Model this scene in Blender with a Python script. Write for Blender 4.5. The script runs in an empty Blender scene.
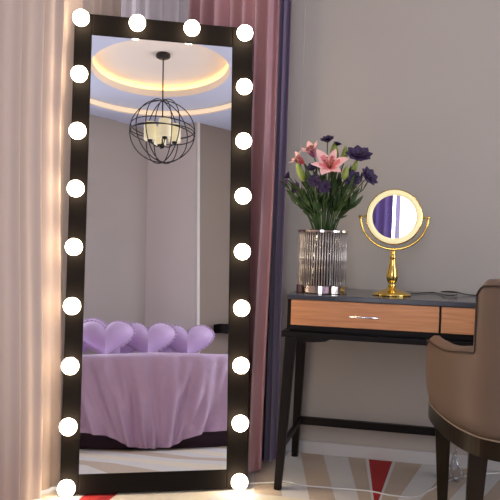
import bpy, bmesh, math, random
from mathutils import Vector, Matrix
random.seed(7)
PI = math.pi
scn = bpy.context.scene
COL = scn.collection
V = Vector

# ------------------------------------------------------------------ materials
def new_mat(name):
    m = bpy.data.materials.new(name); m.use_nodes = True
    nt = m.node_tree
    return m, nt, nt.nodes['Principled BSDF']

def pbr(name, col, rough=.5, metal=0., spec=.5, bump=None, vary=None, sheen=0., coat=0., trans=0., ior=1.45,
        emit=None, estr=0., aniso=0.):
    """bump=(scale,strength,distance); vary=(scale,amount) mottles the colour a little."""
    m, nt, b = new_mat(name)
    b.inputs['Base Color'].default_value = (*col, 1)
    b.inputs['Roughness'].default_value = rough
    b.inputs['Metallic'].default_value = metal
    b.inputs['Specular IOR Level'].default_value = spec
    b.inputs['IOR'].default_value = ior
    b.inputs['Sheen Weight'].default_value = sheen
    b.inputs['Coat Weight'].default_value = coat
    b.inputs['Transmission Weight'].default_value = trans
    if emit:
        b.inputs['Emission Color'].default_value = (*emit, 1)
        b.inputs['Emission Strength'].default_value = estr
    tc = nt.nodes.new('ShaderNodeTexCoord')
    if vary:
        n = nt.nodes.new('ShaderNodeTexNoise'); n.inputs['Scale'].default_value = vary[0]; n.inputs['Detail'].default_value = 4
        nt.links.new(tc.outputs['Object'], n.inputs['Vector'])
        mx = nt.nodes.new('ShaderNodeMix'); mx.data_type = 'RGBA'
        a = vary[1]
        mx.inputs[6].default_value = (*[c*(1-a) for c in col], 1)
        mx.inputs[7].default_value = (*[min(1, c*(1+a)) for c in col], 1)
        nt.links.new(n.outputs['Fac'], mx.inputs[0]); nt.links.new(mx.outputs[2], b.inputs['Base Color'])
    if bump:
        n = nt.nodes.new('ShaderNodeTexNoise'); n.inputs['Scale'].default_value = bump[0]; n.inputs['Detail'].default_value = 3
        nt.links.new(tc.outputs['Object'], n.inputs['Vector'])
        bp = nt.nodes.new('ShaderNodeBump'); bp.inputs['Strength'].default_value = bump[1]; bp.inputs['Distance'].default_value = bump[2]
        nt.links.new(n.outputs['Fac'], bp.inputs['Height']); nt.links.new(bp.outputs['Normal'], b.inputs['Normal'])
    return m

def wood_mat(name, c1, c2, rough=.4, axis='X'):
    m, nt, b = new_mat(name)
    tc = nt.nodes.new('ShaderNodeTexCoord'); mp = nt.nodes.new('ShaderNodeMapping')
    mp.inputs['Scale'].default_value = (2.5, 40, 60) if axis == 'X' else (60, 40, 2.5)
    n = nt.nodes.new('ShaderNodeTexNoise'); n.inputs['Scale'].default_value = 2.2; n.inputs['Detail'].default_value = 6
    n.inputs['Distortion'].default_value = .6
    cr = nt.nodes.new('ShaderNodeValToRGB')
    cr.color_ramp.elements[0].position = .3; cr.color_ramp.elements[0].color = (*c1, 1)
    cr.color_ramp.elements[1].position = .7; cr.color_ramp.elements[1].color = (*c2, 1)
    nt.links.new(tc.outputs['Object'], mp.inputs['Vector']); nt.links.new(mp.outputs['Vector'], n.inputs['Vector'])
    nt.links.new(n.outputs['Fac'], cr.inputs['Fac']); nt.links.new(cr.outputs['Color'], b.inputs['Base Color'])
    b.inputs['Roughness'].default_value = rough
    return m

def sheer_mat(name, col, clear):
    m = bpy.data.materials.new(name); m.use_nodes = True; nt = m.node_tree; nt.nodes.clear()
    out = nt.nodes.new('ShaderNodeOutputMaterial')
    d = nt.nodes.new('ShaderNodeBsdfDiffuse'); d.inputs['Color'].default_value = (*col, 1)
    t = nt.nodes.new('ShaderNodeBsdfTranslucent'); t.inputs['Color'].default_value = (*col, 1)
    tr = nt.nodes.new('ShaderNodeBsdfTransparent')
    a = nt.nodes.new('ShaderNodeMixShader'); a.inputs[0].default_value = .09
    c = nt.nodes.new('ShaderNodeMixShader'); c.inputs[0].default_value = clear
    tc = nt.nodes.new('ShaderNodeTexCoord'); n = nt.nodes.new('ShaderNodeTexNoise'); n.inputs['Scale'].default_value = 700
    bp = nt.nodes.new('ShaderNodeBump'); bp.inputs['Strength'].default_value = .15; bp.inputs['Distance'].default_value = .001
    nt.links.new(tc.outputs['Object'], n.inputs['Vector']); nt.links.new(n.outputs['Fac'], bp.inputs['Height'])
    nt.links.new(bp.outputs['Normal'], d.inputs['Normal'])
    nt.links.new(d.outputs[0], a.inputs[1]); nt.links.new(t.outputs[0], a.inputs[2])
    nt.links.new(a.outputs[0], c.inputs[1]); nt.links.new(tr.outputs[0], c.inputs[2])
    nt.links.new(c.outputs[0], out.inputs['Surface'])
    return m

def glass_mat(name, tint, refl):
    m = bpy.data.materials.new(name); m.use_nodes = True; nt = m.node_tree; nt.nodes.clear()
    out = nt.nodes.new('ShaderNodeOutputMaterial')
    tr = nt.nodes.new('ShaderNodeBsdfTransparent'); tr.inputs['Color'].default_value = (*tint, 1)
    g = nt.nodes.new('ShaderNodeBsdfGlossy'); g.inputs['Roughness'].default_value = .03
    lw = nt.nodes.new('ShaderNodeLayerWeight'); lw.inputs['Blend'].default_value = refl
    mx = nt.nodes.new('ShaderNodeMixShader')
    nt.links.new(lw.outputs['Facing'], mx.inputs[0]); nt.links.new(tr.outputs[0], mx.inputs[1]); nt.links.new(g.outputs[0], mx.inputs[2])
    nt.links.new(mx.outputs[0], out.inputs['Surface'])
    return m

M = {}
M['wall'] = pbr('wall_paint', (.435, .39, .345), .85, bump=(260, .12, .002), vary=(3, .03))
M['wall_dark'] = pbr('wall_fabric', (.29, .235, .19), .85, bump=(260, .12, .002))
M['panel'] = pbr('pale_panel', (.68, .63, .58), .6, vary=(2, .02))
M['trim'] = pbr('trim_paint', (.55, .53, .52), .5)
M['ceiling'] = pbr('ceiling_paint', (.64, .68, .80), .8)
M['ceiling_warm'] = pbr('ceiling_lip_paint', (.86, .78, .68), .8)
M['sheer'] = sheer_mat('pink_sheer', (.385, .30, .255), .0)
M['sheer_grey'] = sheer_mat('grey_sheer', (.42, .37, .38), .0)
M['drape'] = pbr('mauve_satin', (.47, .255, .28), .36, sheen=.4, spec=.6, bump=(90, .1, .003), vary=(14, .08))
M['drape_violet'] = pbr('violet_satin', (.15, .10, .20), .34, sheen=.4, spec=.6, bump=(90, .1, .003))
M['black'] = pbr('black_satin_paint', (.008, .006, .005), .6, spec=.08, bump=(60, .05, .001))
M['mirror'] = pbr('silvered_glass', (.93, .93, .95), .0, metal=1.)
M['bulb'] = pbr('lit_opal_glass', (1, .95, .88), .3, emit=(1, .80, .55), estr=18.)
M['collar'] = pbr('brass_collar', (.35, .26, .10), .35, metal=1.)
M['desk'] = pbr('ebonised_wood', (.008, .006, .006), .42, spec=.16, vary=(30, .3), bump=(120, .05, .001))
M['desk_top'] = pbr('smoked_top', (.045, .048, .058), .16, spec=.7)
M['veneer'] = wood_mat('orange_veneer', (.46, .185, .070), (.60, .27, .11), .38)
M['chrome'] = pbr('chrome', (.80, .78, .78), .16, metal=1.)
M['leather'] = pbr('taupe_leather', (.185, .125, .088), .42, spec=.35, bump=(240, .12, .0012), vary=(8, .08))
M['piping'] = pbr('dark_piping', (.05, .03, .025), .4)
M['welt'] = pbr('tan_welt', (.30, .23, .16), .5)
M['brass_dark'] = pbr('bronzed_wood', (.028, .019, .010), .3, metal=.4, spec=.3, vary=(20, .2))
M['gold'] = pbr('polished_gold', (.86, .60, .16), .15, metal=1.)
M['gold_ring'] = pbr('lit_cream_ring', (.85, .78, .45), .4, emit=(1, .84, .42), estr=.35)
M['glass_clear'] = glass_mat('window_glass', (.97, .98, 1), .06)
M['rod_glass'] = pbr('glass_rod', (.42, .38, .35), .14, metal=.45, spec=.6)
M['inner_glass'] = glass_mat('vase_inner_glass', (.42, .40, .34), .25)
M['mirror_steel'] = pbr('mirror_steel', (.72, .66, .62), .10, metal=1.)
M['spread'] = pbr('lilac_bedspread', (.60, .43, .63), .55, sheen=.2, bump=(15, .55, .012), vary=(6, .08))
M['lilac_satin'] = pbr('lilac_satin', (.60, .44, .68), .42, sheen=.3, bump=(20, .2, .005), vary=(9, .07))
M['ruffle'] = pbr('lilac_lace', (.56, .42, .60), .7)
M['bed_base'] = pbr('plum_upholstery', (.055, .028, .05), .7)
M['iron'] = pbr('dark_iron', (.03, .025, .025), .45, metal=.6)
M['candle_glass'] = pbr('cream_candle_glass', (.80, .74, .50), .4, emit=(1, .86, .50), estr=.28)
M['cove'] = pbr('cove_strip', (1, .7, .3), .5, emit=(1, .70, .30), estr=9.)
M['lip_glow'] = pbr('tray_lip_glow', (1, .8, .6), .5, emit=(1, .90, .70), estr=.42)  # emission stands in for the light on the outer tray's edge
M['fill_lamp'] = pbr('fill_lamp_lens', (1, .95, .9), .4, emit=(1, .93, .84), estr=60.)  # for the added fill downlights
M['white_plastic'] = pbr('white_plastic', (.80, .79, .78), .35)
M['black_plastic'] = pbr('black_plastic', (.01, .01, .01), .35)
M['stem'] = pbr('stem_green', (.035, .085, .018), .5, vary=(40, .3))
M['leaf'] = pbr('leaf_green', (.040, .075, .018), .42, vary=(30, .35))
M['bud'] = pbr('bud_green', (.28, .36, .07), .45, vary=(40, .2))
M['lily'] = pbr('lily_pink', (.74, .19, .20), .5, vary=(45, .25))
M['lily_edge'] = pbr('lily_pale_edge', (.84, .50, .47), .5)
M['lilac_flower'] = pbr('dusky_pink_petal', (.52, .22, .34), .55)
M['purple'] = pbr('deep_purple_petal', (.036, .018, .062), .6, vary=(50, .35))
M['stamen'] = pbr('stamen', (.30, .10, .03), .7)
M['bag'] = glass_mat('clear_bag_film', (.88, .90, .95), .42)

# ------------------------------------------------------------------ helpers
def link(name, bm, mat, parent=None, smooth=False, loc=None):
    bmesh.ops.recalc_face_normals(bm, faces=bm.faces)
    me = bpy.data.meshes.new(name); bm.to_mesh(me); bm.free()
    for mm in (mat if isinstance(mat, (list, tuple)) else [mat]): me.materials.append(mm)
    if smooth:
        for p in me.polygons: p.use_smooth = True
    o = bpy.data.objects.new(name, me); COL.objects.link(o)
    if parent: o.parent = parent
    if loc: o.location = loc
    return o

def tag(o, label=None, cat=None, group=None, kind=None):
    if label: o['label'] = label
    if cat: o['category'] = cat
    if group: o['group'] = group
    if kind: o['kind'] = kind
    return o

def thing(name, label, cat, loc=(0, 0, 0), rz=0, group=None):
    o = bpy.data.objects.new(name, None); COL.objects.link(o)
    o.empty_display_size = .05
    o.location = loc; o.rotation_euler = (0, 0, rz)
    return tag(o, label, cat, group)

def struct(name, bm, mat, parent=None, smooth=False):
    o = link(name, bm, mat, parent, smooth)
    if not parent: o['kind'] = 'structure'
    return o

def box(bm, x0, x1, y0, y1, z0, z1, bev=0, mi=0):
    vs = [bm.verts.new((x, y, z)) for z in (z0, z1) for x, y in ((x0, y0), (x1, y0), (x1, y1), (x0, y1))]
    fs = [bm.faces.new([vs[i] for i in q]) for q in ((3, 2, 1, 0), (4, 5, 6, 7), (0, 1, 5, 4), (1, 2, 6, 5), (2, 3, 7, 6), (3, 0, 4, 7))]
    for f in fs: f.material_index = mi
    if bev:
        es = list({e for f in fs for e in f.edges})
        bmesh.ops.bevel(bm, geom=es, offset=bev, segments=2, affect='EDGES', profile=.5)
    return bm

def B(*a, **k): return box(bmesh.new(), *a, **k)

def tube(bm, pts, r, seg=8, cap=True, closed=False):
    pts = [V(p) for p in pts]; n = len(pts)
    rr = r if isinstance(r, (list, tuple)) else [r]*n
    rings = []; prev = None
    for i, p in enumerate(pts):
        if closed: t = (pts[(i+1) % n]-pts[i-1])
        else: t = pts[min(i+1, n-1)]-pts[max(i-1, 0)]
        if t.length < 1e-9: t = V((0, 0, 1))
        t.normalize()
        if prev is None:
            a = V((0, 0, 1)) if abs(t.z) < .9 else V((1, 0, 0))
            u = t.cross(a).normalized()
        else:
            u = (prev-t*prev.dot(t)).normalized()
        prev = u; w = t.cross(u)
        rings.append([bm.verts.new(p+(u*math.cos(2*PI*k/seg)+w*math.sin(2*PI*k/seg))*rr[i]) for k in range(seg)])
    m = n if closed else n-1
    for i in range(m):
        a, b = rings[i], rings[(i+1) % n]
        for k in range(seg): bm.faces.new((a[k], a[(k+1) % seg], b[(k+1) % seg], b[k]))
    if cap and not closed:
        bm.faces.new(rings[0][::-1]); bm.faces.new(rings[-1])
    return bm

def lathe(bm, prof, seg=40, c=(0, 0, 0)):
    rings = []
    for r, z in prof:
        if r < 1e-6: rings.append([bm.verts.new((c[0], c[1], c[2]+z))])
        else: rings.append([bm.verts.new((c[0]+r*math.cos(2*PI*k/seg), c[1]+r*math.sin(2*PI*k/seg), c[2]+z)) for k in range(seg)])
    for a, b in zip(rings, rings[1:]):
        for k in range(seg):
            k2 = (k+1) % seg
            if len(a) == 1 and len(b) == 1: continue
            if len(a) == 1: bm.faces.new((a[0], b[k2], b[k]))
            elif len(b) == 1: bm.faces.new((a[k], a[k2], b[0]))
            else: bm.faces.new((a[k], a[k2], b[k2], b[k]))
    return bm

def grid(bm, f, nu, nv, closed_u=False, mi=0):
    vs = [[bm.verts.new(f(i/nu, j/nv)) for j in range(nv+1)] for i in range(nu if closed_u else nu+1)]
    n = len(vs)
    for i in range(nu):
        for j in range(nv):
            a, b = vs[i], vs[(i+1) % n]
            fc = bm.faces.new((a[j], b[j], b[j+1], a[j+1])); fc.material_index = mi
    return vs

def taper_leg(bm, top, bot, wt, wb, bev=.003):
    t, b = V(top), V(bot)
    vs = []
    for c, w in ((b, wb), (t, wt)):
        vs += [bm.verts.new((c.x+sx*w/2, c.y+sy*w/2, c.z)) for sx, sy in ((-1, -1), (1, -1), (1, 1), (-1, 1))]
    fs = [bm.faces.new([vs[i] for i in q]) for q in ((3, 2, 1, 0), (4, 5, 6, 7), (0, 1, 5, 4), (1, 2, 6, 5), (2, 3, 7, 6), (3, 0, 4, 7))]
    if bev: bmesh.ops.bevel(bm, geom=list({e for f in fs for e in f.edges}), offset=bev, segments=2, affect='EDGES')
    return bm

def smoothstep(a, b, x):
    t = max(0, min(1, (x-a)/(b-a))); return t*t*(3-2*t)

# ------------------------------------------------------------------ room shell
XL, XR, YD, YB, ZC = -1.62, 2.7, 3.42, -1.25, 3.05
T = .12
def wall_with_hole(name, axis, pos, a0, a1, hole, outward, mat):
    """wall in plane axis=pos, spanning a0..a1 and z 0..3.2 with a window hole (h0,h1,z0,z1)"""
    bm = bmesh.new(); p0, p1 = sorted((pos, pos+outward*T))
    def seg(s0, s1, z0, z1):
        if axis == 'x': box(bm, p0, p1, s0, s1, z0, z1)
        else: box(bm, s0, s1, p0, p1, z0, z1)
    if hole:
        h0, h1, z0, z1 = hole
        seg(a0, h0, 0, 3.4); seg(h1, a1, 0, 3.4); seg(h0, h1, 0, z0); seg(h0, h1, z1, 3.4)
    else: seg(a0, a1, 0, 3.4)
    return struct(name, bm, mat)

wall_with_hole('wall_back', 'y', YD, XL-T, XR+T, (-1.45, -.78, .25, 2.6), 1, M['wall'])
wall_with_hole('wall_left', 'x', XL, YB-T, YD, (1.2, 3.0, .25, 2.6), -1, M['wall'])
wall_with_hole('wall_right', 'x', XR, -.8-T, YD, (.4, 2.2, .4, 2.6), 1, M['wall'])
wall_with_hole('wall_rear', 'y', YB, XL-T, 1.21, (-1.3, .18, .35, 2.7), -1, M['wall'])
bm = bmesh.new()   # slanted pale wall that steps the rear wall forward
vs = [bm.verts.new((x, y, z)) for z in (0, 3.4) for x, y in ((1.21, -1.25), (1.535, -.8), (1.535, -1.37), (1.21, -1.37))]
for q in ((0, 1, 2, 3), (7, 6, 5, 4), (0, 4, 5, 1), (1, 5, 6, 2), (2, 6, 7, 3), (3, 7, 4, 0)): bm.faces.new([vs[i] for i in q])
struct('wall_slanted', bm, M['panel'])
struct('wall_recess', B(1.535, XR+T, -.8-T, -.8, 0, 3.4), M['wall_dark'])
struct('trim_1', B(1.518, 1.548, -.815, -.785, 0, ZC), M['panel'])
struct('trim_2', B(.30, .84, YB, YB+.02, 0, ZC), M['wall'])
struct('trim_3', B(-.66, -.565, YD-.012, YD, .06, ZC), M['wall'])
struct('baseboard_back', B(-.78, XR, YD-.016, YD, 0, .058, bev=.004), M['trim'])
struct('baseboard_rear', B(XL, 1.2, YB, YB+.014, 0, .06), M['trim'])
struct('baseboard_right', B(XR-.016, XR, -.8, YD-.02, 0, .06), M['trim'])

def window(n, axis, pos, h, outward):
    """frame with one mullion and a pane in the wall opening"""
    h0, h1, z0, z1 = h
    p = pos+outward*.06; a, b = p-.02, p+.02
    fr = bmesh.new()
    def seg(bm, s0, s1, q0, q1, d0=a, d1=b):
        if axis == 'x': box(bm, d0, d1, s0, s1, q0, q1)
        else: box(bm, s0, s1, d0, d1, q0, q1)
    w = .045
    seg(fr, h0, h1, z0, z0+w); seg(fr, h0, h1, z1-w, z1)
    seg(fr, h0, h0+w, z0+w, z1-w); seg(fr, h1-w, h1, z0+w, z1-w)
    mid = (h0+h1)/2; seg(fr, mid-w/2, mid+w/2, z0+w, z1-w)
    o = struct('window_%d' % n, fr, M['trim'])
    pb = bmesh.new(); seg(pb, h0+w, mid-w/2, z0+w, z1-w, p-.003, p+.003); seg(pb, mid+w/2, h1-w, z0+w, z1-w, p-.003, p+.003)
    link('pane', pb, M['glass_clear'], o)
    return o
window(1, 'y', YD, (-1.45, -.78, .25, 2.6), 1)
window(2, 'x', XL, (1.2, 3.0, .25, 2.6), -1)
window(3, 'y', YB, (-1.3, .18, .35, 2.7), -1)
window(4, 'x', XR, (.4, 2.2, .4, 2.6), 1)  # unseen window, added as a large soft fill light from the right

# ceiling: slab with a round tray, and in its middle a round recess with a hidden glow
DC = (.66, -.06)
bm = bmesh.new(); seg = 96
outer = []
X0, X1, Y0, Y1 = XL-T, XR+T, YB-T-.1, YD+T
def rect_pt(a):
    dx, dy = math.cos(a), math.sin(a)
    ts = []
    if dx > 1e-9: ts.append((X1-DC[0])/dx)
    if dx < -1e-9: ts.append((X0-DC[0])/dx)
    if dy > 1e-9: ts.append((Y1-DC[1])/dy)
    if dy < -1e-9: ts.append((Y0-DC[1])/dy)
    t = min(ts); return (DC[0]+dx*t, DC[1]+dy*t)
angs = [2*PI*k/seg for k in range(seg)]
def ring(r, z): return [bm.verts.new((DC[0]+r*math.cos(a), DC[1]+r*math.sin(a), z)) for a in angs]
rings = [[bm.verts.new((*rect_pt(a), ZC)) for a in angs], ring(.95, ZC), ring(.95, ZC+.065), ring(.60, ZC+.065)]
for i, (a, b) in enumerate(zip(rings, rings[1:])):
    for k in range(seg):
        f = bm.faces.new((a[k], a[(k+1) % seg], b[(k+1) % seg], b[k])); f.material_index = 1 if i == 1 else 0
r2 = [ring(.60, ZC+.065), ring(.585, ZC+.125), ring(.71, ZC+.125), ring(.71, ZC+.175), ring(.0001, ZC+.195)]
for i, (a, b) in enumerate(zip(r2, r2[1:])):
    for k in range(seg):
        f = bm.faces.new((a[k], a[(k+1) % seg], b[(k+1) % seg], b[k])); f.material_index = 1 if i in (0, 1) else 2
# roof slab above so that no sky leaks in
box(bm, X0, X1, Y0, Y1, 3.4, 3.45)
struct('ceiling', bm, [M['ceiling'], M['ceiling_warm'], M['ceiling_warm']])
bm = bmesh.new()
tube(bm, [(DC[0]+.665*math.cos(a), DC[1]+.665*math.sin(a), ZC+.137) for a in angs], .008, 6, closed=True)
o = link('cove_light_strip', bm, M['cove']); tag(o, 'amber light strip tucked behind the lip of the round ceiling recess', 'light strip')

bm = bmesh.new()  # glowing band laid over the tray's edge face to make it look lit
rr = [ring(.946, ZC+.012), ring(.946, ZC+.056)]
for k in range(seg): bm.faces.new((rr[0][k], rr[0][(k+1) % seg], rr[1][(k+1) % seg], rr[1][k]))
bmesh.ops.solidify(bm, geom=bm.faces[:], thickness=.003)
o = link('lip_glow_band', bm, M['lip_glow'], smooth=True); tag(o, 'wide cream glow painted over the lit edge face of the outer ceiling tray', 'light strip')

# ------------------------------------------------------------------ floor with wedge-striped carpet
fm = [pbr('carpet_pale', (.66, .64, .62), .95, bump=(420, .5, .004), vary=(60, .06)),
      pbr('carpet_tan', (.52, .42, .33), .95, bump=(420, .5, .004), vary=(60, .08)),
      pbr('carpet_red', (.40, .02, .022), .95, bump=(420, .5, .004), vary=(60, .12)),
      pbr('carpet_cream', (.74, .67, .54), .95, bump=(420, .5, .004), vary=(60, .06))]
bm = bmesh.new()
def strip_row(ya, yb, ea, eb, cols):
    va = [bm.verts.new((x, ya, 0)) for x in ea]; vb = [bm.verts.new((x, yb, 0)) for x in eb]
    for i, c in enumerate(cols):
        f = bm.faces.new((va[i], va[i+1], vb[i+1], vb[i])); f.material_index = c
def ext(e, w, cols, n_l, n_r):   # carry the pattern on to both walls
    return e
# row by the desk wall: wedges narrow towards the camera
ea = [-1.74, -1.50, -1.36, -1.22, -1.08, -.95, -.84, -.73, -.62, -.514, -.409, -.297, -.220, -.205, -.103, -.088, .026, .14, .26, .38, .50, .64, .78, .94, 1.1, 1.3, 1.5, 1.75, 2.0, 2.4, 2.83]
eb = [-1.74, -1.40, -1.24, -1.10, -.96, -.83, -.72, -.60, -.49, -.385, -.285, -.195, -.150, -.142, -.136, -.128, -.080, -.01, .08, .18, .30, .43, .58, .74, .92, 1.1, 1.32, 1.58, 1.86, 2.3, 2.83]
cc = [0, 1, 0, 1, 0, 1, 0, 1, 0, 1, 0, 1, 0, 2, 0, 1, 0, 1, 0, 1, 0, 1, 2, 1, 0, 1, 0, 1, 0, 1]
strip_row(3.56, 2.80, [x-(y-x)*.28 for x, y in zip(ea, eb)], eb, cc)
ec = [-1.74, -1.46, -1.38, -1.30, -1.20, -1.095, -.93, -.78, -.62, -.46, -.33, -.26, -.22, -.20, -.18, -.16, -.10, .02, .14, .28, .38, .52, .68, .84, 1.02, 1.2, 1.42, 1.68, 1.96, 2.3, 2.83]
c2 = [3, 0, 3, 0, 2, 3, 3, 0, 3, 0, 3, 0, 1, 2, 1, 0, 1, 0, 1, 0, 1, 0, 2, 0, 1, 0, 1, 0, 1, 0]
strip_row(2.80, 2.30, eb[:1]+[-1.44, -1.36, -1.28, -1.195, -1.085, -.9, -.74, -.55]+eb[9:], ec, c2)
# nearer rows (seen only in the tall mirror): long pale sweeps
ed = [-1.74, -1.2, -.95, -.80, -.66, -.50, -.38, -.24, -.12, .02, .16, .30, .45, .6, .75, .9, 1.1, 1.3, 1.5, 1.7, 1.9, 2.2, 2.5, 2.83]
ee = [-1.74, -1.5, -1.3, -1.0, -.72, -.42, -.2, .06, .3, .52, .72, .9, 1.08, 1.24, 1.4, 1.55, 1.7, 1.85, 2.0, 2.15, 2.3, 2.45, 2.65, 2.83]
eh = [(-1.74+(i)*(2.83+1.74)/23) for i in range(24)]
c3 = [0, 1, 2, 0, 1, 0, 3, 0, 1, 0, 3, 0, 1, 0, 1, 0, 3, 0, 2, 0, 1, 0, 1]
strip_row(2.30, 1.45, [x-.12 if 0 < i < 23 else x for i, x in enumerate(ee)], ed, c3)
strip_row(1.45, .2, ed, eh, [0, 1, 0, 0, 1, 0, 3, 0, 1, 0, 3, 0, 1, 0, 1, 0, 3, 0, 2, 0, 1, 0, 1])
strip_row(.2, -1.4, eh, ee, c3)
struct('floor', bm, fm)

# ------------------------------------------------------------------ curtains
def curtain_mesh(p0, p1, z0, z1, nf, amp, seed, nrm, flare=1.4, nu=260, nv=26, lean=0.0, kick=0.0, sharp=.28):
    rnd = random.Random(seed)
    p0, p1, nrm = V(p0), V(p1), V(nrm)
    # irregular fold phases
    ks = [0]
    for i in range(nf): ks.append(ks[-1]+rnd.uniform(.55, 1.45))
    ks = [k/ks[-1] for k in ks]
    amps = [rnd.uniform(.55, 1.15) for _ in range(nf+1)]
    ph = [rnd.uniform(0, 6.28) for _ in range(6)]
    def f(u, v):
        i = 0
        uu = min(u, .9999)
        while ks[i+1] <= uu: i += 1
        t = (uu-ks[i])/(ks[i+1]-ks[i])
        phi = 2*PI*(i+t)
        a = amps[i]*(1-t)+amps[i+1]*t
        z = z0+(z1-z0)*v
        g = flare+(1-flare)*v
        wob = .18*math.sin(3.1*v+ph[0]+u*9)+.10*math.sin(7*v+ph[1]+u*23)
        off = amp*a*g*(math.sin(phi+wob)+sharp*math.sin(2*phi+ph[2]+1.5*wob))
        side = .25*amp*math.cos(phi*1.0+wob)*a
        s = (p1-p0)
        p = p0+s*u+s.normalized()*(side+lean*(1-v)*(u-.5))+nrm*off
        p = p+nrm*kick*smoothstep(.55, 0, v)*(smoothstep(.4, .9, u) if kick > .1 else 1)
        return V((p.x, p.y, z))
    bm = bmesh.new(); grid(bm, f, nu, nv)
    return bm

o = link('sheer_curtain', curtain_mesh((-1.39, .75, 0), (-1.378, 3.20, 0), .012, 2.8, 17, .025, 8, (1, 0, 0), .85, 640, 30, 0, .042, .55), M['sheer'], smooth=True)
tag(o, 'pale pink sheer curtain hanging floor to ceiling left of the tall bulb mirror', 'curtain')
o = link('sheer_curtain', curtain_mesh((-1.43, 3.315, 0), (-.66, 3.30, 0), .012, 2.8, 11, .020, 5, (0, -1, 0), 1.3, 200, 20), M['sheer_grey'], smooth=True)
tag(o, 'greyish sheer curtain glimpsed above the mirror top, behind the mauve drape', 'curtain')

dr = thing('drape', 'mauve satin drape with violet edge, gathered between the bulb mirror and the desk', 'curtain', (-.82, 3.15, 0))
def P(bm, parent):   # shift a world-space mesh into its parent's frame
    inv = Matrix.Translation(-V(parent.location))
    bmesh.ops.transform(bm, matrix=inv, verts=bm.verts); return bm
link('drape_panel', P(curtain_mesh((-1.03, 3.135, 0), (-.645, 3.135, 0), .008, 2.8, 7, .036, 11, (0, -1, 0), 1.4, 220, 30, .03, .12), dr), M['drape'], dr, True)
link('edge_band', P(curtain_mesh((-.665, 3.17, 0), (-.595, 3.20, 0), .010, 2.8, 3, .026, 4, (0, -1, 0), 1.2, 90, 30), dr), M['drape_violet'], dr, True)
# violet drape by the rear window (seen in the small round mirror)
o = link('drape', curtain_mesh((-1.35, YB+.12, 0), (-.60, YB+.12, 0), .01, 2.8, 9, .03, 21, (0, 1, 0), 1.2, 200, 20),
         pbr('bright_violet_satin', (.20, .13, .42), .45, sheen=.4), smooth=True)
tag(o, 'violet drape beside the bright rear window, seen in the small gold mirror', 'curtain')
for nm, pts, lab in (('curtain_rod', [(-1.385, .6, 2.83), (-1.385, 3.22, 2.83)], 'dark curtain rod above the pale pink sheer'),
                     ('curtain_rod', [(-1.31, 3.30, 2.83), (-.60, 3.30, 2.83)], 'dark curtain rod above the greyish sheer'),
                     ('curtain_rod', [(-1.1, 3.15, 2.88), (-.5, 3.15, 2.88)], 'dark curtain rod above the mauve drape'),
                     ('curtain_rod', [(-1.4, YB+.12, 2.83), (.1, YB+.12, 2.83)], 'dark curtain rod above the rear violet drape')):
    bm = bmesh.new(); tube(bm, pts, .014, 12)
    for e in pts:
        bmesh.ops.create_uvsphere(bm, u_segments=12, v_segments=8, radius=.024, matrix=Matrix.Translation(V(e)))
    d = (V(pts[1])-V(pts[0])).normalized(); wl = {0: V((-1, 0, 0)), 1: V((0, 1, 0)), 2: V((0, 1, 0)), 3: V((0, -1, 0))}
    i = ['pink', 'grey', 'mauve', 'rear'].index([k for k in ('pink', 'grey', 'mauve', 'rear') if k in lab][0])
    ln = [.235, .12, .27, .12][i]
    for e, sg in ((V(pts[0]), 1), (V(pts[1]), -1)):
        tube(bm, [e+d*sg*.06, e+d*sg*.06+wl[i]*ln], .008, 8)
    tag(link(nm, bm, M['iron'], smooth=True), lab, 'curtain rod')

# ------------------------------------------------------------------ tall bulb mirror
LEAN = .1012; AZ = math.radians(25.157)
mir = thing('standing_mirror', 'tall leaning floor mirror with black frame ringed by round lit bulbs', 'mirror', (-.9584, 2.6712, 0), AZ)
mir.rotation_euler = (-LEAN, 0, AZ)
# local axes: x right, z up the glass, -y out of the glass
HW, HH = .3626, 1.8428
L0 = -HW+.017; R0 = HW
gx0, gx1, gz0, gz1 = -HW+.0841, HW-.0841, .0814, HH-.0841
fr = bmesh.new()
box(fr, L0, gx0, 0, .035, .008, HH, .003); box(fr, gx1, R0, 0, .035, .008, HH, .003)
box(fr, gx0, gx1, 0, .035, .008, gz0, .003); box(fr, gx0, gx1, 0, .035, gz1, HH, .003)
link('frame', fr, M['black'], mir)
link('mirror_glass', B(gx0, gx1, .004, .012, gz0, gz1), M['mirror'], mir)
link('backing_board', B(gx0, gx1, .014, .032, gz0, gz1), M['black'], mir)
for sx in (-.18, .18):
    bm = bmesh.new(); top = V((sx, .045, 1.45))
    c, s = math.cos(LEAN), math.sin(LEAN)
    yl = .26
    zl = yl*s/c+.012   # the foot meets the floor
    link('back_leg', taper_leg(bm, top, (sx, yl, zl), .03, .03), M['black'], mir)

bulb_bm = bmesh.new()
lathe(bulb_bm, [(0.0001, -.074)]+[(-.0+.032*math.sin(a), -.042-.032*math.cos(a)) for a in [PI*k/18 for k in range(1, 16)]]+[(.014, -.012), (.014, -.002)], 28)
bmesh.ops.rotate(bulb_bm, verts=bulb_bm.verts, cent=(0, 0, 0), matrix=Matrix.Rotation(-PI/2, 3, 'X'))
bmesh.ops.recalc_face_normals(bulb_bm, faces=bulb_bm.faces)
if sum(v.co.y for v in bulb_bm.verts) > 0: bmesh.ops.scale(bulb_bm, vec=(1, -1, 1), verts=bulb_bm.verts)
col_bm = bmesh.new()
tube(col_bm, [(0, .001, 0), (0, -.008, 0)], .017, 24)
b0 = c0 = None
zs = [.0413+(HH-.0371-.0413)*i/8 for i in range(9)]
spots = [(-HW+.0413, z) for z in zs]+[(HW-.0413, z) for z in zs]+[(-(HW-.0413)/3, HH-.0371), ((HW-.0413)/3, HH-.0371)]
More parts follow.
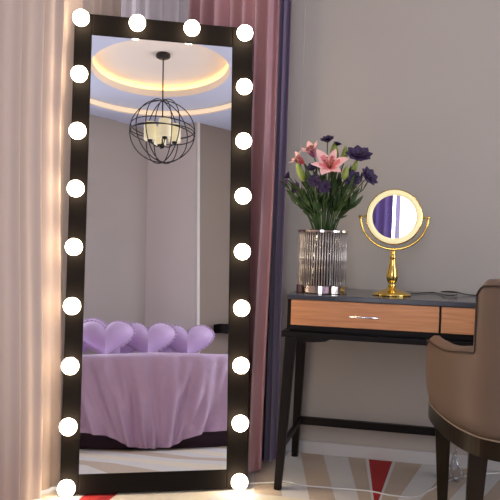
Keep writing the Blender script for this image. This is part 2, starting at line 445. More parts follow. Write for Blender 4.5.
for x, z in spots:
    if b0 is None:
        b0 = link('light_bulb', bulb_bm, M['bulb'], mir, True); c0 = link('bulb_collar', col_bm, M['collar'], b0, True); b = b0
    else:
        b = b0.copy(); COL.objects.link(b); b.parent = mir
        cc_ = c0.copy(); COL.objects.link(cc_); cc_.parent = b
    b.location = (x, 0, z)

# ------------------------------------------------------------------ desk
DX1 = 1.02
desk = thing('desk', 'dark wood console desk with orange veneer drawers and slender splayed legs', 'desk', (.25, 3.13, 0))
def D(bm): return P(bm, desk)
link('desk_top', D(B(-.512, DX1, 2.872, 3.39, .746, .766, .003)), M['desk_top'], desk)
bm = bmesh.new()
box(bm, -.508, -.494, 2.882, 3.385, .628, .745); box(bm, DX1-.018, DX1-.004, 2.882, 3.385, .628, .745)
box(bm, -.494, DX1-.018, 2.882, 3.385, .628, .645); box(bm, -.494, DX1-.018, 3.37, 3.385, .646, .745)
box(bm, .0665, .0735, 2.884, 3.37, .646, .745); box(bm, .595, .602, 2.884, 3.37, .646, .745)
link('carcass', D(bm), M['desk'], desk)
bm = bmesh.new()
box(bm, -.528, DX1+.012, 2.868, 2.90, .598, .620, .003); box(bm, -.528, DX1+.012, 3.36, 3.39, .598, .620, .003)
box(bm, -.528, -.50, 2.9, 3.36, .598, .620); box(bm, DX1-.016, DX1+.012, 2.9, 3.36, .598, .620)
box(bm, -.50, DX1-.02, 2.9, 3.36, .612, .628)
link('apron', D(bm), M['desk'], desk)
bm = bmesh.new()
vs = [bm.verts.new((x, y, z)) for y in (2.874, 2.896) for x, z in ((-.495, .598), (-.335, .598), (-.355, .588), (-.40, .583), (-.495, .58))]
bm.faces.new(vs[:5]); bm.faces.new(vs[5:][::-1])
for i in range(5): bm.faces.new((vs[i], vs[(i+1) % 5], vs[5+(i+1) % 5], vs[5+i]))
link('corner_bracket', D(bm), M['desk'], desk)
for x0, x1, hd in ((-.4925, .066, -.209), (.074, .594, .335), (.6025, DX1-.019, .80)):
    d = link('drawer', D(B(x0, x1, 2.876, 3.3, .6465, .7445, .0015)), M['veneer'], desk)
    bm = bmesh.new()
    tube(bm, [(hd-.055, 2.855, .691), (hd+.055, 2.855, .691)], .0042, 10)
    for q in (-.042, .042): tube(bm, [(hd+q, 2.855, .691), (hd+q, 2.877, .691)], .003, 8)
    link('handle', D(bm), M['chrome'], d, True)
for tp, bt in (((-.490, 2.888, .60), (-.522, 2.875, 0)), ((-.520, 3.350, .60), (-.534, 3.345, 0)),
               ((DX1-.02, 2.888, .60), (DX1+.006, 2.875, 0)), ((DX1-.01, 3.350, .60), (DX1+.014, 3.345, 0))):
    link('leg', D(taper_leg(bmesh.new(), tp, bt, .042, .028)), M['desk'], desk)
link('stretcher', D(B(-.515, DX1, 3.335, 3.36, .148, .182, .002)), M['desk'], desk)
link('side_stretcher', D(B(-.523, -.505, 2.89, 3.335, .155, .178, .002)), M['desk'], desk)
link('side_stretcher', D(B(DX1-.012, DX1+.006, 2.89, 3.335, .155, .178, .002)), M['desk'], desk)

# ------------------------------------------------------------------ tub chair
CX, CY = .335, 2.60
ch = thing('tub_chair', 'taupe leather tub chair with high back and dark tapered legs at the desk', 'chair', (CX, CY, 0))
half = [(0, -.325), (-.07, -.322), (-.13, -.300), (-.172, -.262), (-.205, -.205), (-.235, -.13), (-.262, -.04), (-.285, .06), (-.300, .15), (-.306, .23)]
def plan(s):   # s in -1..1, left arm tip (-1) round the back to right arm tip (+1)
    a = abs(s)*(len(half)-1); i = min(int(a), len(half)-2); t = a-i
    p0 = half[max(i-1, 0)] if i > 0 else (-half[1][0], half[1][1]); p1, p2 = half[i], half[i+1]; p3 = half[min(i+2, len(half)-1)]
    q = [.5*((2*p1[k])+(-p0[k]+p2[k])*t+(2*p0[k]-5*p1[k]+4*p2[k]-p3[k])*t*t+(-p0[k]+3*p1[k]-3*p2[k]+p3[k])*t**3) for k in (0, 1)]
    return V((q[0] if s < 0 else -q[0], q[1], 0))
def plan_n(s):
    e = .01; a, b = plan(max(-1, s-e)), plan(min(1, s+e)); d = (b-a).normalized(); return V((d.y, -d.x, 0))
SB = 3.05/9   # the tall back spans |s| < SB
def shell(s0, s1, ztop, th, ns=60, zbot=.405, inner_bot=.405, belly=.0):
    """upholstered wall: closed cross-section swept along the plan"""
    bm = bmesh.new(); rings = []
    for i in range(ns+1):
        s = s0+(s1-s0)*i/ns
        c = plan(s); n = plan_n(s)
        if n.dot(V((c.x, c.y-.0, 0))) < 0: n = -n
        zt = ztop(s); e = .03
        zb = zbot+.012*abs(s)**2*-1
        prof = [(-.012, zb), (.0, zb+.06), (.004+belly, zb+.5*(zt-zb)), (.004, zt-e), (-.004, zt-.012), (-.018, zt), (-th+.018, zt), (-th+.004, zt-.012), (-th, zt-e), (-th, zb+.5*(zt-zb)), (-th, inner_bot)]
        rings.append([bm.verts.new(c+n*o_+V((0, 0, z))) for o_, z in prof])
    for a, b in zip(rings, rings[1:]):
        m = len(a)
        for k in range(m): bm.faces.new((a[k], a[(k+1) % m], b[(k+1) % m], b[k]))
    bm.faces.new(rings[0][::-1]); bm.faces.new(rings[-1])
    return bm
def arm_top(s):
    a = (abs(s)-SB)/(1-SB)   # 0 at the back, 1 at the arm tip
    return .672-.022*smoothstep(0, .5, a)-.004*a-.02*smoothstep(.93, 1.0, a)
def back_top(s):
    a = abs(s)/SB
    return .880-.030*max(0, (a-.80)/.20)**2.2-.004*a*a
def shell_top(s_):
    a = abs(s_)
    return back_top(s_)+(arm_top(s_)-back_top(s_))*smoothstep(SB-.002, SB+.016, a) if a > SB-.002 else back_top(s_)
def shell_th(s_):
    return .065-.01*smoothstep(SB-.1, SB+.1, abs(s_))
ss = sorted(set([round(-1+2*i/110, 4) for i in range(111)]+[round(sg*(SB-.004+.024*i/9), 4) for i in range(10) for sg in (-1, 1)]))
bm = bmesh.new(); rings = []
for q in ss:
    c = plan(q); n = plan_n(q)
    if n.dot(V((c.x, c.y, 0))) < 0: n = -n
    zt = shell_top(q); zb = .405; th = shell_th(q); zm = .60
    prof = [(-.012, zb), (0, zb+.05), (.005, zb+.12), (.004, zm), (.002, zt-.032), (-.004, zt-.012), (-.018, zt), (-th+.018, zt), (-th+.004, zt-.012), (-th, zt-.032), (-th, zm), (-th, zb)]
    rings.append([bm.verts.new(c+n*o_+V((0, 0, z))) for o_, z in prof])
for a, b in zip(rings, rings[1:]):
    m = len(a)
    for k in range(m): bm.faces.new((a[k], a[(k+1) % m], b[(k+1) % m], b[k]))
bm.faces.new(rings[0][::-1]); bm.faces.new(rings[-1])
link('backrest_shell', bm, M['leather'], ch, True)
# piping: along arm top outer edge, up the back's side edge and over the back
bm = bmesh.new()
def edge_pt(s, z, o_=.005):
    c = plan(s); n = plan_n(s)
    if n.dot(V((c.x, c.y, 0))) < 0: n = -n
    return c+n*o_+V((0, 0, z))
for sg in (-1, 1):
    pts = [edge_pt(sg*(1-(1-SB)*i/40), arm_top(sg*(1-(1-SB)*i/40))-.018, .004) for i in range(41)]
    pts += [edge_pt(sg*(SB-.006), z, .004) for z in (.66, .70, .74, .80, .825)]
    tube(bm, pts, .0028, 6)
tube(bm, [edge_pt(-SB+2*SB*i/40, back_top(-SB+2*SB*i/40)-.02, .002) for i in range(41)], .0028, 6)
link('piping', bm, M['piping'], ch, True)
# bronze-dark base band following the plan, and apron floor
def closed_plan(o_, n=48):
    pts = []
    for i in range(n+1):
        s = -1+2*i/n; c = plan(s); nn = plan_n(s)
        if nn.dot(V((c.x, c.y, 0))) < 0: nn = -nn
        pts.append(c+nn*o_)
    pts += [V((x, .235+.018*(1-(x/.3)**2), 0)) for x in (.2, .1, 0, -.1, -.2)]
    return pts
def slab(pts, z0, z1):
    bm = bmesh.new(); a = [bm.verts.new((p.x, p.y, z0)) for p in pts]; b = [bm.verts.new((p.x, p.y, z1)) for p in pts]
    m = len(a)
    for k in range(m): bm.faces.new((a[k], a[(k+1) % m], b[(k+1) % m], b[k]))
    bm.faces.new(a[::-1]); bm.faces.new(b); return bm
link('seat_rail', slab(closed_plan(-.010), .345, .405), M['brass_dark'], ch)
link('seat_welt', tube(bmesh.new(), [p+V((0, 0, .404)) for p in closed_plan(-.010)], .0028, 6, closed=True), M['welt'], ch, True)
bm = slab(closed_plan(-.065), .405, .485)
bmesh.ops.bevel(bm, geom=[e for e in bm.edges if all(v.co.z > .48 for v in e.verts)], offset=.02, segments=3, affect='EDGES')
link('seat_cushion', bm, M['leather'], ch, True)
for tp, bt in (((-.245, .185, .35), (-.232, .325, 0)), ((.245, .185, .35), (.232, .325, 0)),
               ((-.150, -.215, .35), (-.172, -.275, 0)), ((.150, -.215, .35), (.172, -.275, 0))):
    link('leg', taper_leg(bmesh.new(), tp, bt, .056, .036), M['brass_dark'], ch)

# ------------------------------------------------------------------ vase of glass rods
VX, VY, VZ = -.396, 3.035, .7665
vase = thing('vase', 'cylindrical vase of upright glass rods on a mirrored steel base, on the desk', 'vase', (VX, VY, VZ))
RV, HV = .101, .252
link('base_ring', lathe(bmesh.new(), [(.0001, 0), (RV, 0), (RV+.002, .002), (RV+.002, .030), (RV-.004, .033), (.0001, .033)], 48), M['mirror_steel'], vase, False)
bm = bmesh.new(); lathe(bm, [(RV-.01, HV-.008), (RV+.002, HV-.008), (RV+.002, HV), (RV-.01, HV), (RV-.01, HV-.008)], 48)
link('top_ring', bm, M['mirror_steel'], vase)
link('inner_cylinder', lathe(bmesh.new(), [(.066, .034), (.066, HV+.004), (.063, HV+.004), (.063, .036), (.0001, .036)], 40), M['inner_glass'], vase, True)
rod = None
NR = 56
for k in range(NR):
    a = 2*PI*k/NR
    if rod is None:
        rod = link('glass_rod', tube(bmesh.new(), [(0, 0, .033), (0, 0, HV-.008)], .0031, 8), M['rod_glass'], vase, True); r_ = rod
    else:
        r_ = rod.copy(); COL.objects.link(r_); r_.parent = vase
    r_.location = (.094*math.cos(a), .094*math.sin(a), 0)

# ------------------------------------------------------------------ flowers standing in the vase
def bez(p0, p1, p2, n=10):
    p0, p1, p2 = V(p0), V(p1), V(p2)
    return [(p0*(1-t)**2+p1*2*t*(1-t)+p2*t*t) for t in [i/n for i in range(n+1)]]
def basis(d):
    d = V(d).normalized(); a = V((0, 0, 1)) if abs(d.z) < .95 else V((1, 0, 0))
    u = d.cross(a).normalized(); return u, d.cross(u), d
def petal(bm, c, d, az, length, width, open0, curl, mi=0, n=8, cup=.25, tip=None):
    """one curved petal: starts along d, bends outwards"""
    u, w, d = basis(d)
    out = u*math.cos(az)+w*math.sin(az); side = d.cross(out)
    p = V(c); ang = open0; rows = []
    for i in range(n+1):
        t = i/n
        dirv = d*math.cos(ang)+out*math.sin(ang); nrm = out*math.cos(ang)-d*math.sin(ang)
        wd = width*(math.sin(PI*min(1, t*.92+.08))**.8)*.5
        if i == n: wd = .0006
        row = [bm.verts.new(p+side*wd*s-nrm*cup*wd*(1-abs(s))*1.0+nrm*0) for s in (-1, -.5, 0, .5, 1)]
        rows.append(row)
        p = p+dirv*(length/n); ang += curl/n
    for i, (a, b) in enumerate(zip(rows, rows[1:])):
        for k in range(4):
            f = bm.faces.new((a[k], a[k+1], b[k+1], b[k]))
            f.material_index = tip if tip is not None and (i > n*.6 or (k in (0, 3) and i > n*.35)) else mi
    return rows
def base_pt(i):
    a = i*2.4; r = .038*math.sqrt((i % 9)/9+.05); return V((VX+r*math.cos(a), VY+r*math.sin(a), VZ+.05))
def W(x, z, y=0.0):   # a point of the bouquet, y = 0 in the vase's own plane
    return V((x, VY+.0+y, z))
cnt = [0]
GRP = 'flowers and greenery standing in the glass-rod vase'
def stem_pts(head, bulge=.35):
    cnt[0] += 1
    b = base_pt(cnt[0]); h = V(head)
    neck = V((VX+(h.x-VX)*.30, VY+(h.y-VY)*.3, VZ+.262))
    r = V((neck.x-VX, neck.y-VY, 0))
    if r.length > .05: neck = V((VX, VY, neck.z))+r.normalized()*.05
    return [b]+bez(neck, neck+(h-neck)*.5+V((-(h.x-VX)*.12, 0, .02)), h, 9)
def leaf(bm, p, d, ln, w, droop=.9):
    u, ww, dd = basis(d)
    petal(bm, p, d, random.uniform(0, 6.28), ln, w, .15, droop, 0, 6, .15)
def add_stem(t, head, r=.0024, leaves=3, lw=.016, ll=.07):
    pts = stem_pts(head)
    s = link('stem', tube(bmesh.new(), pts, r, 6), M['stem'], t, True)
    if leaves:
        bm = bmesh.new()
        for k in range(leaves):
            q = pts[3+int((len(pts)-5)*k/max(1, leaves))]; d = (pts[-1]-pts[1]).normalized()+V((random.uniform(-.6, .6), random.uniform(-.6, .6), random.uniform(-.1, .4)))
            leaf(bm, q, d, ll*random.uniform(.7, 1.2), lw)
        link('leaves', bm, M['leaf'], t, True)
    return (pts[-1]-pts[-3]).normalized()

def lily(name, label, head, face, size, mat, edge, openn=.45, curl=1.35):
    t = thing(name, label, 'flower', (0, 0, 0), 0, None)
    add_stem(t, head, .003, 3)
    bm = bmesh.new()
    for k in range(6):
        petal(bm, V(head), face, k*PI/3+.2, size*(1 if k % 2 else .92), size*(.44 if k % 2 else .34), openn, curl, 0, 12, .3, 1)
    link('petals', bm, [mat, edge], t, True)
    bm = bmesh.new(); u, w, d = basis(face)
    for k in range(6):
        a = k*PI/3; tip = V(head)+d*size*.62+(u*math.cos(a)+w*math.sin(a))*size*.16
        tube(bm, [V(head)+d*.01, tip], .0012, 5); tube(bm, [tip-u*.005, tip+u*.005], .0022, 5)
    link('stamens', bm, M['stamen'], t, True)
    return t

def ruffled(name, label, head, face, size, mat, group=None, n=9):
    t = thing(name, label, 'flower', (0, 0, 0), 0, group)
    add_stem(t, head, .0022, 2, .012, .05)
    bm = bmesh.new()
    for layer, (o0, cv, sc) in enumerate(((.15, .5, .62), (.45, .6, .85), (.8, .6, 1.0))):
        for k in range(n-3+layer):
            petal(bm, V(head), face, 2*PI*k/(n-3+layer)+layer*.4, size*sc, size*.75*sc, o0, cv, 0, 6, .35)
    link('petals', bm, mat, t, True)
    return t

def bud(label, head, d, ln, w, group=None):
    t = thing('lily_bud', label, 'flower bud', (0, 0, 0), 0, group)
    add_stem(t, head, .0026, 2, .014, .06)
    u, ww, d = basis(d)
    bm = bmesh.new(); n = 10
    lathe(bm, [(.0001, 0)]+[(w*.5*math.sin(PI*(i/n)**.8)**.75*(1+.0*i), ln*i/n) for i in range(1, n)]+[(.0001, ln)], 12)
    q = V((0, 0, 1)).rotation_difference(d)
    bmesh.ops.transform(bm, matrix=Matrix.Translation(V(head)) @ q.to_matrix().to_4x4(), verts=bm.verts)
    link('bud', bm, M['bud'], t, True)

# head points sit in the vase's own plane (scale: 1 px of the photograph is about 4 mm)
def at(px, py, y=0):
    # bouquet picture plane -> world: 3.7 mm per unit about (323, 231)
    return V((VX+(px-324)*.00398+(py-231)*-.00010+y*.13, VY+y, 1.012-(py-231)*.00402))
lily('lily', 'open pink lily with pale petal edges facing out from the middle of the bouquet', at(331, 172, -.075), (.05, -.66, .50), .108, M['lily'], M['lily_edge'], .36, 1.15)
lily('lily', 'half open dusky pink lily at the upper left of the bouquet', at(311, 156, -.01), (-.35, -.5, .75), .078, M['lilac_flower'], M['lily_edge'], .25, .9)
lily('lily', 'small pink lily low at the left edge of the bouquet', at(302, 163, -.03), (-.7, -.4, .5), .066, M['lily'], M['lily_edge'], .2, .8)
for q, d, ln, w, lab in ((at(329, 162, .02), (.0, .0, 1), .092, .036, 'tall pale green lily bud rising behind the open pink lily'),
                    (at(339, 160, .02), (.1, -.1, 1), .070, .026, 'pale green lily bud right of the tall middle bud'),
                    (at(306, 182, -.07), (-.35, -.2, .85), .085, .030, 'long yellow-green lily bud leaning left at the left of the bouquet'),
                    (at(345, 180, -.06), (.2, -.3, .9), .062, .026, 'yellow-green bud just right of the open pink lily'),
                    (at(350, 172, -.01), (.3, -.1, .9), .06, .022, 'slim green bud leaning right beside the purple flowers')):
    bud(lab, q, d, ln, w)
for q, f, sz, lab in ((at(355, 158, -.01), (.15, -.60, .7), .066, 'large dark purple flower with open centre at the upper right of the bouquet'),
                      (at(364, 177, -.01), (.6, -.5, .4), .052, 'dark purple flower low at the right edge of the bouquet'),
                      (at(352, 179, -.04), (.1, -.8, .3), .044, 'dark purple flower just below the large upper right one'),
                      (at(322, 140, .01), (-.1, -.5, .8), .036, 'small near-black purple bloom at the very top of the bouquet'),
                      (at(331, 143, .02), (.3, -.3, .9), .022, 'tiny dark purple bloom right of the topmost bloom'),
                      (at(318, 182, -.09), (0, -.9, .2), .034, 'dark purple flower below and left of the open pink lily'),
                      (at(328, 188, -.09), (.1, -.9, .2), .034, 'dark violet flower directly under the open pink lily'),
                      (at(298, 188, -.04), (-.6, -.7, .2), .030, 'dark purple flower at the lower left of the bouquet'),
                      (at(285, 176, .0), (-.8, -.4, .4), .026, 'violet flower far left against the drape edge'),
                      (at(287, 182, -.05), (-.6, -.7, .2), .018, 'small violet bud hanging at the far left of the bouquet'),
                      (at(312, 168, -.04), (-.2, -.8, .5), .028, 'plum coloured bloom between the two left lilies')):
    ruffled('lisianthus', lab, q, f, sz, M['purple'])
for k in range(38):
    a = -1.0+2.0*(k+.5)/38+random.uniform(-.06, .06); r = random.uniform(.17, .285)
    y = random.uniform(-.09, .07)
    h = V((VX+math.sin(a)*r*.78, VY+y, 1.03+math.cos(a)*r*.88))
    t = thing('leafy_stem', 'leafy green stem filling the bouquet in the glass-rod vase', 'greenery', (0, 0, 0), 0, 'green stems filling the bouquet')
    pts = stem_pts(h)
    link('stem', tube(bmesh.new(), pts, .0021, 6), M['stem'], t, True)
    bm = bmesh.new()
    for m in range(9):
        q = pts[4+int(m*.75)]; d = (pts[-1]-pts[1]).normalized()*1.3+V((random.uniform(-.5, .5), random.uniform(-.5, .5), random.uniform(0, .3)))
        petal(bm, q, d, random.uniform(0, 6.28), random.uniform(.035, .065), random.uniform(.010, .017), .1, random.uniform(.1, .5), 0, 6, .15)
    link('leaves', bm, M['leaf'], t, True)

# ------------------------------------------------------------------ gold vanity mirror
vm = thing('vanity_mirror', 'round gold table mirror on a turned stand, on the desk', 'mirror', (-.118, 3.065, .7665))
link('base', lathe(bmesh.new(), [(.0001, 0), (.076, 0), (.077, .004), (.072, .008), (.055, .016), (.036, .022), (.022, .026), (.016, .034), (.0001, .036)], 48), M['gold'], vm, True)
link('stem', lathe(bmesh.new(), [(.0001, .030), (.014, .032), (.016, .040), (.013, .047), (.018, .055), (.0235, .068), (.0245, .080), (.022, .096), (.017, .114), (.0135, .132), (.0125, .148), (.015, .156), (.0135, .162), (.010, .167), (.012, .174), (.008, .182), (.0001, .184)], 36), M['gold'], vm, True)
MZ = 1.081-.7665; RY = .134
bm = bmesh.new()
tube(bm, [(RY*math.cos(a), .0, MZ+RY*math.sin(a)*.965) for a in [PI+PI*i/36 for i in range(37)]], .0048, 8)
tube(bm, [(-RY-.008, 0, MZ), (-.108, 0, MZ)], .004, 10); tube(bm, [(RY+.008, 0, MZ), (.108, 0, MZ)], .004, 10)
link('yoke', bm, M['gold'], vm, True)
az = math.radians(-2.0); el = math.radians(2.5)
head = link('mirror_rim', lathe(bmesh.new(), [(.100, -.011), (.110, -.011), (.1125, -.006), (.1125, .008), (.106, .014), (.0001, .016)], 64), M['gold'], vm, True)
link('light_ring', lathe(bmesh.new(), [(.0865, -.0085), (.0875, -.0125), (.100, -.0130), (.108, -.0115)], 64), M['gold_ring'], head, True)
link('mirror_glass', lathe(bmesh.new(), [(.0001, -.009), (.0868, -.009), (.0868, -.006), (.0001, -.006)], 64), M['mirror'], head)
head.location = (0, -.0, MZ)
# lathe axis z -> facing -y, turned a little and tipped up
head.rotation_euler = (Matrix.Rotation(az, 3, 'Z') @ Matrix.Rotation(-PI/2-el, 3, 'X') @ Matrix.Rotation(0, 3, 'Y')).to_euler()
# ^ local -z (the glass side) must face -y
if (head.rotation_euler.to_matrix() @ V((0, 0, -1))).y > 0:
    head.rotation_euler = (Matrix.Rotation(az, 3, 'Z') @ Matrix.Rotation(-PI/2-el+PI, 3, 'X')).to_euler()

# ------------------------------------------------------------------ cords and plastic bag
def smooth_path(p, n=6):
    out = []
    for i in range(len(p)-1):
        p0 = V(p[max(i-1, 0)]); p1 = V(p[i]); p2 = V(p[i+1]); p3 = V(p[min(i+2, len(p)-1)])
        for k in range(n):
            t = k/n; out.append(.5*((2*p1)+(p2-p0)*t+(2*p0-5*p1+4*p2-p3)*t*t+(-p0+3*p1-3*p2+p3)*t**3))
    out.append(V(p[-1])); return out
z = .0035
pts = [(-.80, 2.90, z), (-.74, 2.90, z), (-.677, 2.889, z), (-.584, 2.925, z), (-.50, 2.965, z), (-.444, 2.942, z), (-.357, 2.946, z), (-.26, 2.955, z), (-.17, 2.959, z), (-.08, 2.935, z), (.01, 2.955, z), (.055, 3.04, z), (.12, 3.17, z), (.22, 3.30, z), (.35, 3.38, z)]
tag(link('power_cord', tube(bmesh.new(), smooth_path(pts), .003, 6), M['white_plastic'], smooth=True), 'thin white power cord snaking over the carpet under the desk', 'cord')
z = .7695
pts = [(-.06, 3.12, z), (-.02, 3.22, z), (.02, 3.30, z), (.052, 3.33, z), (.075, 3.25, z), (.10, 3.13, z+.002), (.13, 3.14, z+.004), (.145, 3.24, z+.008), (.125, 3.33, z+.004), (.09, 3.36, z+.003), (.085, 3.27, z+.009), (.13, 3.25, z+.012), (.20, 3.27, z), (.30, 3.28, z), (.45, 3.30, z), (.6, 3.34, z)]
tag(link('power_cord', tube(bmesh.new(), smooth_path(pts), .0022, 6), M['black_plastic'], smooth=True), 'black power cord looping over the desk top behind the chair', 'cord')
bm = bmesh.new(); bmesh.ops.create_icosphere(bm, subdivisions=4, radius=1)
rnd = random.Random(9)
ph = [rnd.uniform(0, 6) for _ in range(6)]
for v in bm.verts:
    c = v.co.normalized(); k = 1+.22*math.sin(7*c.x+ph[0]+4*c.z)+.18*math.sin(9*c.y+ph[1]+5*c.x)+.12*math.sin(15*c.z+ph[2]+6*c.y)
    zz = c.z*.052*k
    tp = 1-.55*smoothstep(0, .06, zz)
    v.co = V((c.x*.030*k*tp, c.y*.026*k*tp, max(zz, -.045)))
    if c.z > .75: v.co.z += (c.z-.75)*.12
tag(link('plastic_bag', bm, M['bag'], smooth=True, loc=(.158, 3.20, .046)), 'small crumpled clear plastic bag on the carpet behind the chair leg', 'bag')

# ------------------------------------------------------------------ round bed (seen in the tall mirror)
BX, BY, BR, BT = .65, -.10, 1.03, .640
bed = thing('round_bed', 'round bed under a lilac spread gathered at the front, reflected in the mirror', 'bed', (BX, BY, 0))
link('bed_base', lathe(bmesh.new(), [(.0001, .0), (BR-.06, .0), (BR-.05, .01), (BR-.05, .33), (.0001, .33)], 72), M['bed_base'], bed, True)
link('mattress', lathe(bmesh.new(), [(.0001, .332), (BR-.05, .332), (BR-.04, .36), (BR-.04, .57), (BR-.07, .60), (.0001, .605)], 72), M['trim'], bed, True)
TH0 = math.atan2(.86, -.51)
rnd = random.Random(5)
fph = [rnd.uniform(0, 6.28) for _ in range(8)]
def spread(u, v):
    th = -PI+2*PI*u
    dth = (th+PI) % (2*PI)-PI
    if v < .35:
        r = (BR-.02)*(v/.35); z = BT+.006*math.sin(9*th+r*5+fph[0])*v+.004*math.sin(23*r+5*th)
        if v > .30: z -= .018*((v-.30)/.05)**2
        return V((r*math.cos(dth+TH0), r*math.sin(dth+TH0), z))
    t = (v-.35)/.65
    near = math.exp(-(dth/.75)**2)
    hem = .115-.100*math.exp(-(dth/.42)**4)+.010*math.sin(11*dth+fph[1])*(1-near)
    z = (BT-.018)*(1-t)+hem*t
    pull = 1-.55*t*math.exp(-(dth/.9)**2)
    pos = dth*pull if abs(dth) < 1.6 else dth
    if .9 < abs(dth): pos = dth*(1-.55*t*math.exp(-(dth/.9)**2))
    w = 1.15*(t**.7)*(.016*math.sin(26*dth+fph[2]+2*t)+.011*math.sin(43*dth+fph[3]-3*t)+.008*math.sin(67*dth+fph[4]+5*t)+.006*math.sin(31*dth-9*t+fph[5]))*(1+.8*near)
    r = BR-.02+.02*math.sqrt(min(1, t*6))+.035*t+w+.05*t*near
    return V((r*math.cos(pos+TH0), r*math.sin(pos+TH0), z))
bm = bmesh.new(); grid(bm, spread, 480, 46, closed_u=True)
bmesh.ops.remove_doubles(bm, verts=bm.verts, dist=.0005)
link('bedspread', bm, M['spread'], bed, True)

def heart_xy(t):   # unit heart, width about 1, tip at the bottom
    x = 16*math.sin(t)**3; y = 13*math.cos(t)-5*math.cos(2*t)-2*math.cos(3*t)-math.cos(4*t)
    return x/34, (y+17)/34
def heart_pillow(label, loc, rz, size, tilt=-.15, roll=0, thick=.115):
    t = thing('heart_pillow', label, 'pillow', loc, rz, 'lilac heart pillows on the bed')
    t.rotation_euler = (tilt, roll, rz)
    bm = bmesh.new(); NT, NRr = 72, 12
    cx, cy = 0, .50
    for side in (-1, 1):
        def f(u, v):
            x, y = heart_xy(2*PI*u)
            X = cx+(x-cx)*v; Y = cy+(y-cy)*v
            hgt = thick*max(0, 1-v**2.6)**.55
            crease = 1-.25*math.exp(-(X/.07)**2)*smoothstep(.35, .9, Y)
            return V((X*size*1.16, side*hgt*crease, Y*size*.86))
        grid(bm, f, NT, NRr, closed_u=True)
    bmesh.ops.remove_doubles(bm, verts=bm.verts, dist=.0006)
    link('cushion', bm, M['lilac_satin'], t, True)
    bm = bmesh.new()
    def g(u, v):
        x, y = heart_xy(2*PI*u); dx, dy = x, y-.55; l = math.hypot(dx, dy)+1e-6
        o_ = .020*v
        return V((x*size*1.16+dx/l*o_, .007*v*math.sin(50*2*PI*u), max(.002, y*size*.86+dy/l*o_)))
    grid(bm, g, 240, 2, closed_u=True)
    link('ruffle', bm, M['ruffle'], t, True)
    return t
FZ = BT+.012
face = math.radians(-150)   # towards the tall mirror
for lab, x, y, s, dz, rz in (
        ('lilac heart pillow lying leftmost of the front three in the mirror', .40, -.48, .43, 0, .44),
        ('lilac heart pillow in the middle of the front three in the mirror', .80, -.47, .43, 0, .50),
        ('lilac heart pillow rightmost of the front three in the mirror', 1.20, -.46, .42, 0, .56),
        ('lilac heart pillow propped highest at the far left of the row in the mirror', .30, -.79, .45, .03, .40),
        ('lilac heart pillow peeking between the left and middle front pillows', .72, -.82, .43, 0, .5),
        ('lilac heart pillow peeking between the middle and right front pillows', 1.12, -.80, .42, 0, .5)):
    heart_pillow(lab, (x, y, FZ+dz), rz, s, tilt=.20)

# ------------------------------------------------------------------ chandelier
CH = (.65, -.01, 2.545); CR = .275; ZTOP = ZC+.190
cd = thing('chandelier', 'open iron sphere chandelier with cream glass shades hanging from the round ceiling recess', 'chandelier', (CH[0], CH[1], ZTOP))
def Cc(bm): return P(bm, cd)
link('canopy', Cc(lathe(bmesh.new(), [(.0001, 0), (.062, 0), (.062, -.022), (.05, -.03), (.0001, -.032)], 28, (CH[0], CH[1], ZTOP))), M['iron'], cd, True)
link('rod', Cc(tube(bmesh.new(), [(CH[0], CH[1], ZTOP-.03), (CH[0], CH[1], CH[2]-.12)], .006, 10)), M['iron'], cd, True)
def cage(nrm, r=CR, off=0, tw=.0045):
    u, w, d = basis(nrm)
    bm = bmesh.new()
    tube(bm, [V(CH)+d*off+(u*math.cos(a)+w*math.sin(a))*r for a in [2*PI*k/56 for k in range(56)]], tw, 6, closed=True)
    return bm
for nrm, r, off in (((1, 0, 0), CR, 0), ((.5, .87, 0), CR, 0), ((.5, -.87, 0), CR, 0), ((.97, .25, .05), CR-.006, 0), ((0.1, 1, 0), CR-.006, 0),
                    ((.08, .05, 1), CR*.985, .03), ((.08, .05, 1), CR*.985, -.025), ((-.03, .1, 1), CR*.97, .0)):
    link('cage_hoop', Cc(cage(nrm, r, off)), M['iron'], cd, True)
bm = bmesh.new(); bmesh.ops.create_uvsphere(bm, u_segments=16, v_segments=10, radius=.022, matrix=Matrix.Translation((CH[0], CH[1], CH[2]-.13)))
link('hub', Cc(bm), M['iron'], cd, True)
for k in range(4):
    a = k*PI/2+.35; r = .105
    x, y = CH[0]+r*math.cos(a), CH[1]+r*math.sin(a); zb = CH[2]-.085
    arm = link('arm', Cc(tube(bmesh.new(), [(CH[0], CH[1], CH[2]-.13), (CH[0]+r*.5*math.cos(a), CH[1]+r*.5*math.sin(a), CH[2]-.137), (x, y, zb-.02), (x, y, zb)], .005, 8)), M['iron'], cd, True)
    link('shade', Cc(lathe(bmesh.new(), [(.0001, 0), (.05, 0), (.052, .004), (.052, .15), (.049, .15), (.049, .006), (.0001, .006)], 28, (x, y, zb))), M['candle_glass'], arm, True)
    link('socket_cup', Cc(lathe(bmesh.new(), [(.0001, -.016), (.02, -.014), (.024, -.001), (.0001, -.001)], 16, (x, y, zb))), M['iron'], arm, True)

# dark shelf on the far wall
t = thing('wall_shelf', 'black wall shelf on the far wall at the right edge of the mirror reflection', 'shelf', (1.94, -.8, .93))
link('shelf_board', B(-.22, .30, 0, .12, .0, .085, .004), M['black'], t)
link('bracket', B(-.02, .04, 0, .02, -.06, .0), M['black'], t)

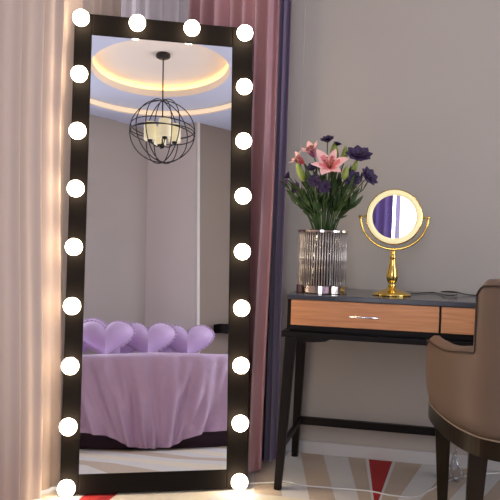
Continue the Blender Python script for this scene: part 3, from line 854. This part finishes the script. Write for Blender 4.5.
# unseen downlights added to the ceiling to fill the room with light
for x, y, w in ((-.75, 1.75, 'nearest the tall mirror'), (1.55, 2.05, 'nearest the chair and desk'), (2.15, .6, 'nearest the right wall'), (-.95, -.1, 'nearest the rear window')):
    t = thing('fill_downlight', 'unseen round fill downlight added to the ceiling '+w, 'fill light', (x, y, ZC))
    link('trim_ring', lathe(bmesh.new(), [(.075, 0), (.095, 0), (.095, -.008), (.075, -.004), (.075, 0)], 32), M['trim'], t, True)
    link('lens', lathe(bmesh.new(), [(.0001, -.003), (.074, -.003), (.074, -.0005), (.0001, -.0005)], 32), M['fill_lamp'], t)

# ------------------------------------------------------------------ daylight
w = bpy.data.worlds.new('World'); scn.world = w; w.use_nodes = True
bg = w.node_tree.nodes['Background']; bg.inputs['Color'].default_value = (.93, .94, 1, 1); bg.inputs['Strength'].default_value = 6.5
def portal(loc, rot, sx, sy):   # marks a window opening for daylight sampling
    l = bpy.data.lights.new('window_portal', 'AREA'); l.shape = 'RECTANGLE'; l.size = sx; l.size_y = sy
    l.cycles.is_portal = True
    o = bpy.data.objects.new('window_portal', l); COL.objects.link(o); o.location = loc; o.rotation_euler = rot
portal((-1.115, YD+.11, 1.425), (-PI/2, 0, 0), .66, 2.3)
portal((XL-.11, 2.1, 1.425), (PI/2, 0, -PI/2), 1.76, 2.3)
portal((XR+.11, 1.3, 1.5), (PI/2, 0, PI/2), 1.76, 2.16)  # the right-wall opening added for fill light
portal((-.56, YB-.11, 1.52), (PI/2, 0, 0), 1.44, 2.3)

# ------------------------------------------------------------------ camera
cam = bpy.data.cameras.new('Camera'); cam.sensor_width = 36; cam.lens = 54; cam.clip_start = .05
co = bpy.data.objects.new('Camera', cam); COL.objects.link(co)
R = Matrix.Rotation(math.radians(13), 4, 'Z') @ Matrix.Rotation(PI/2-.0133, 4, 'X') @ Matrix.Rotation(.0325, 4, 'Z')
co.matrix_world = Matrix.Translation((0, 0, .97)) @ R
scn.camera = co
vs = scn.view_settings
vs.view_transform = 'Standard'; vs.look = 'None'; vs.gamma = 1; vs.exposure = .10
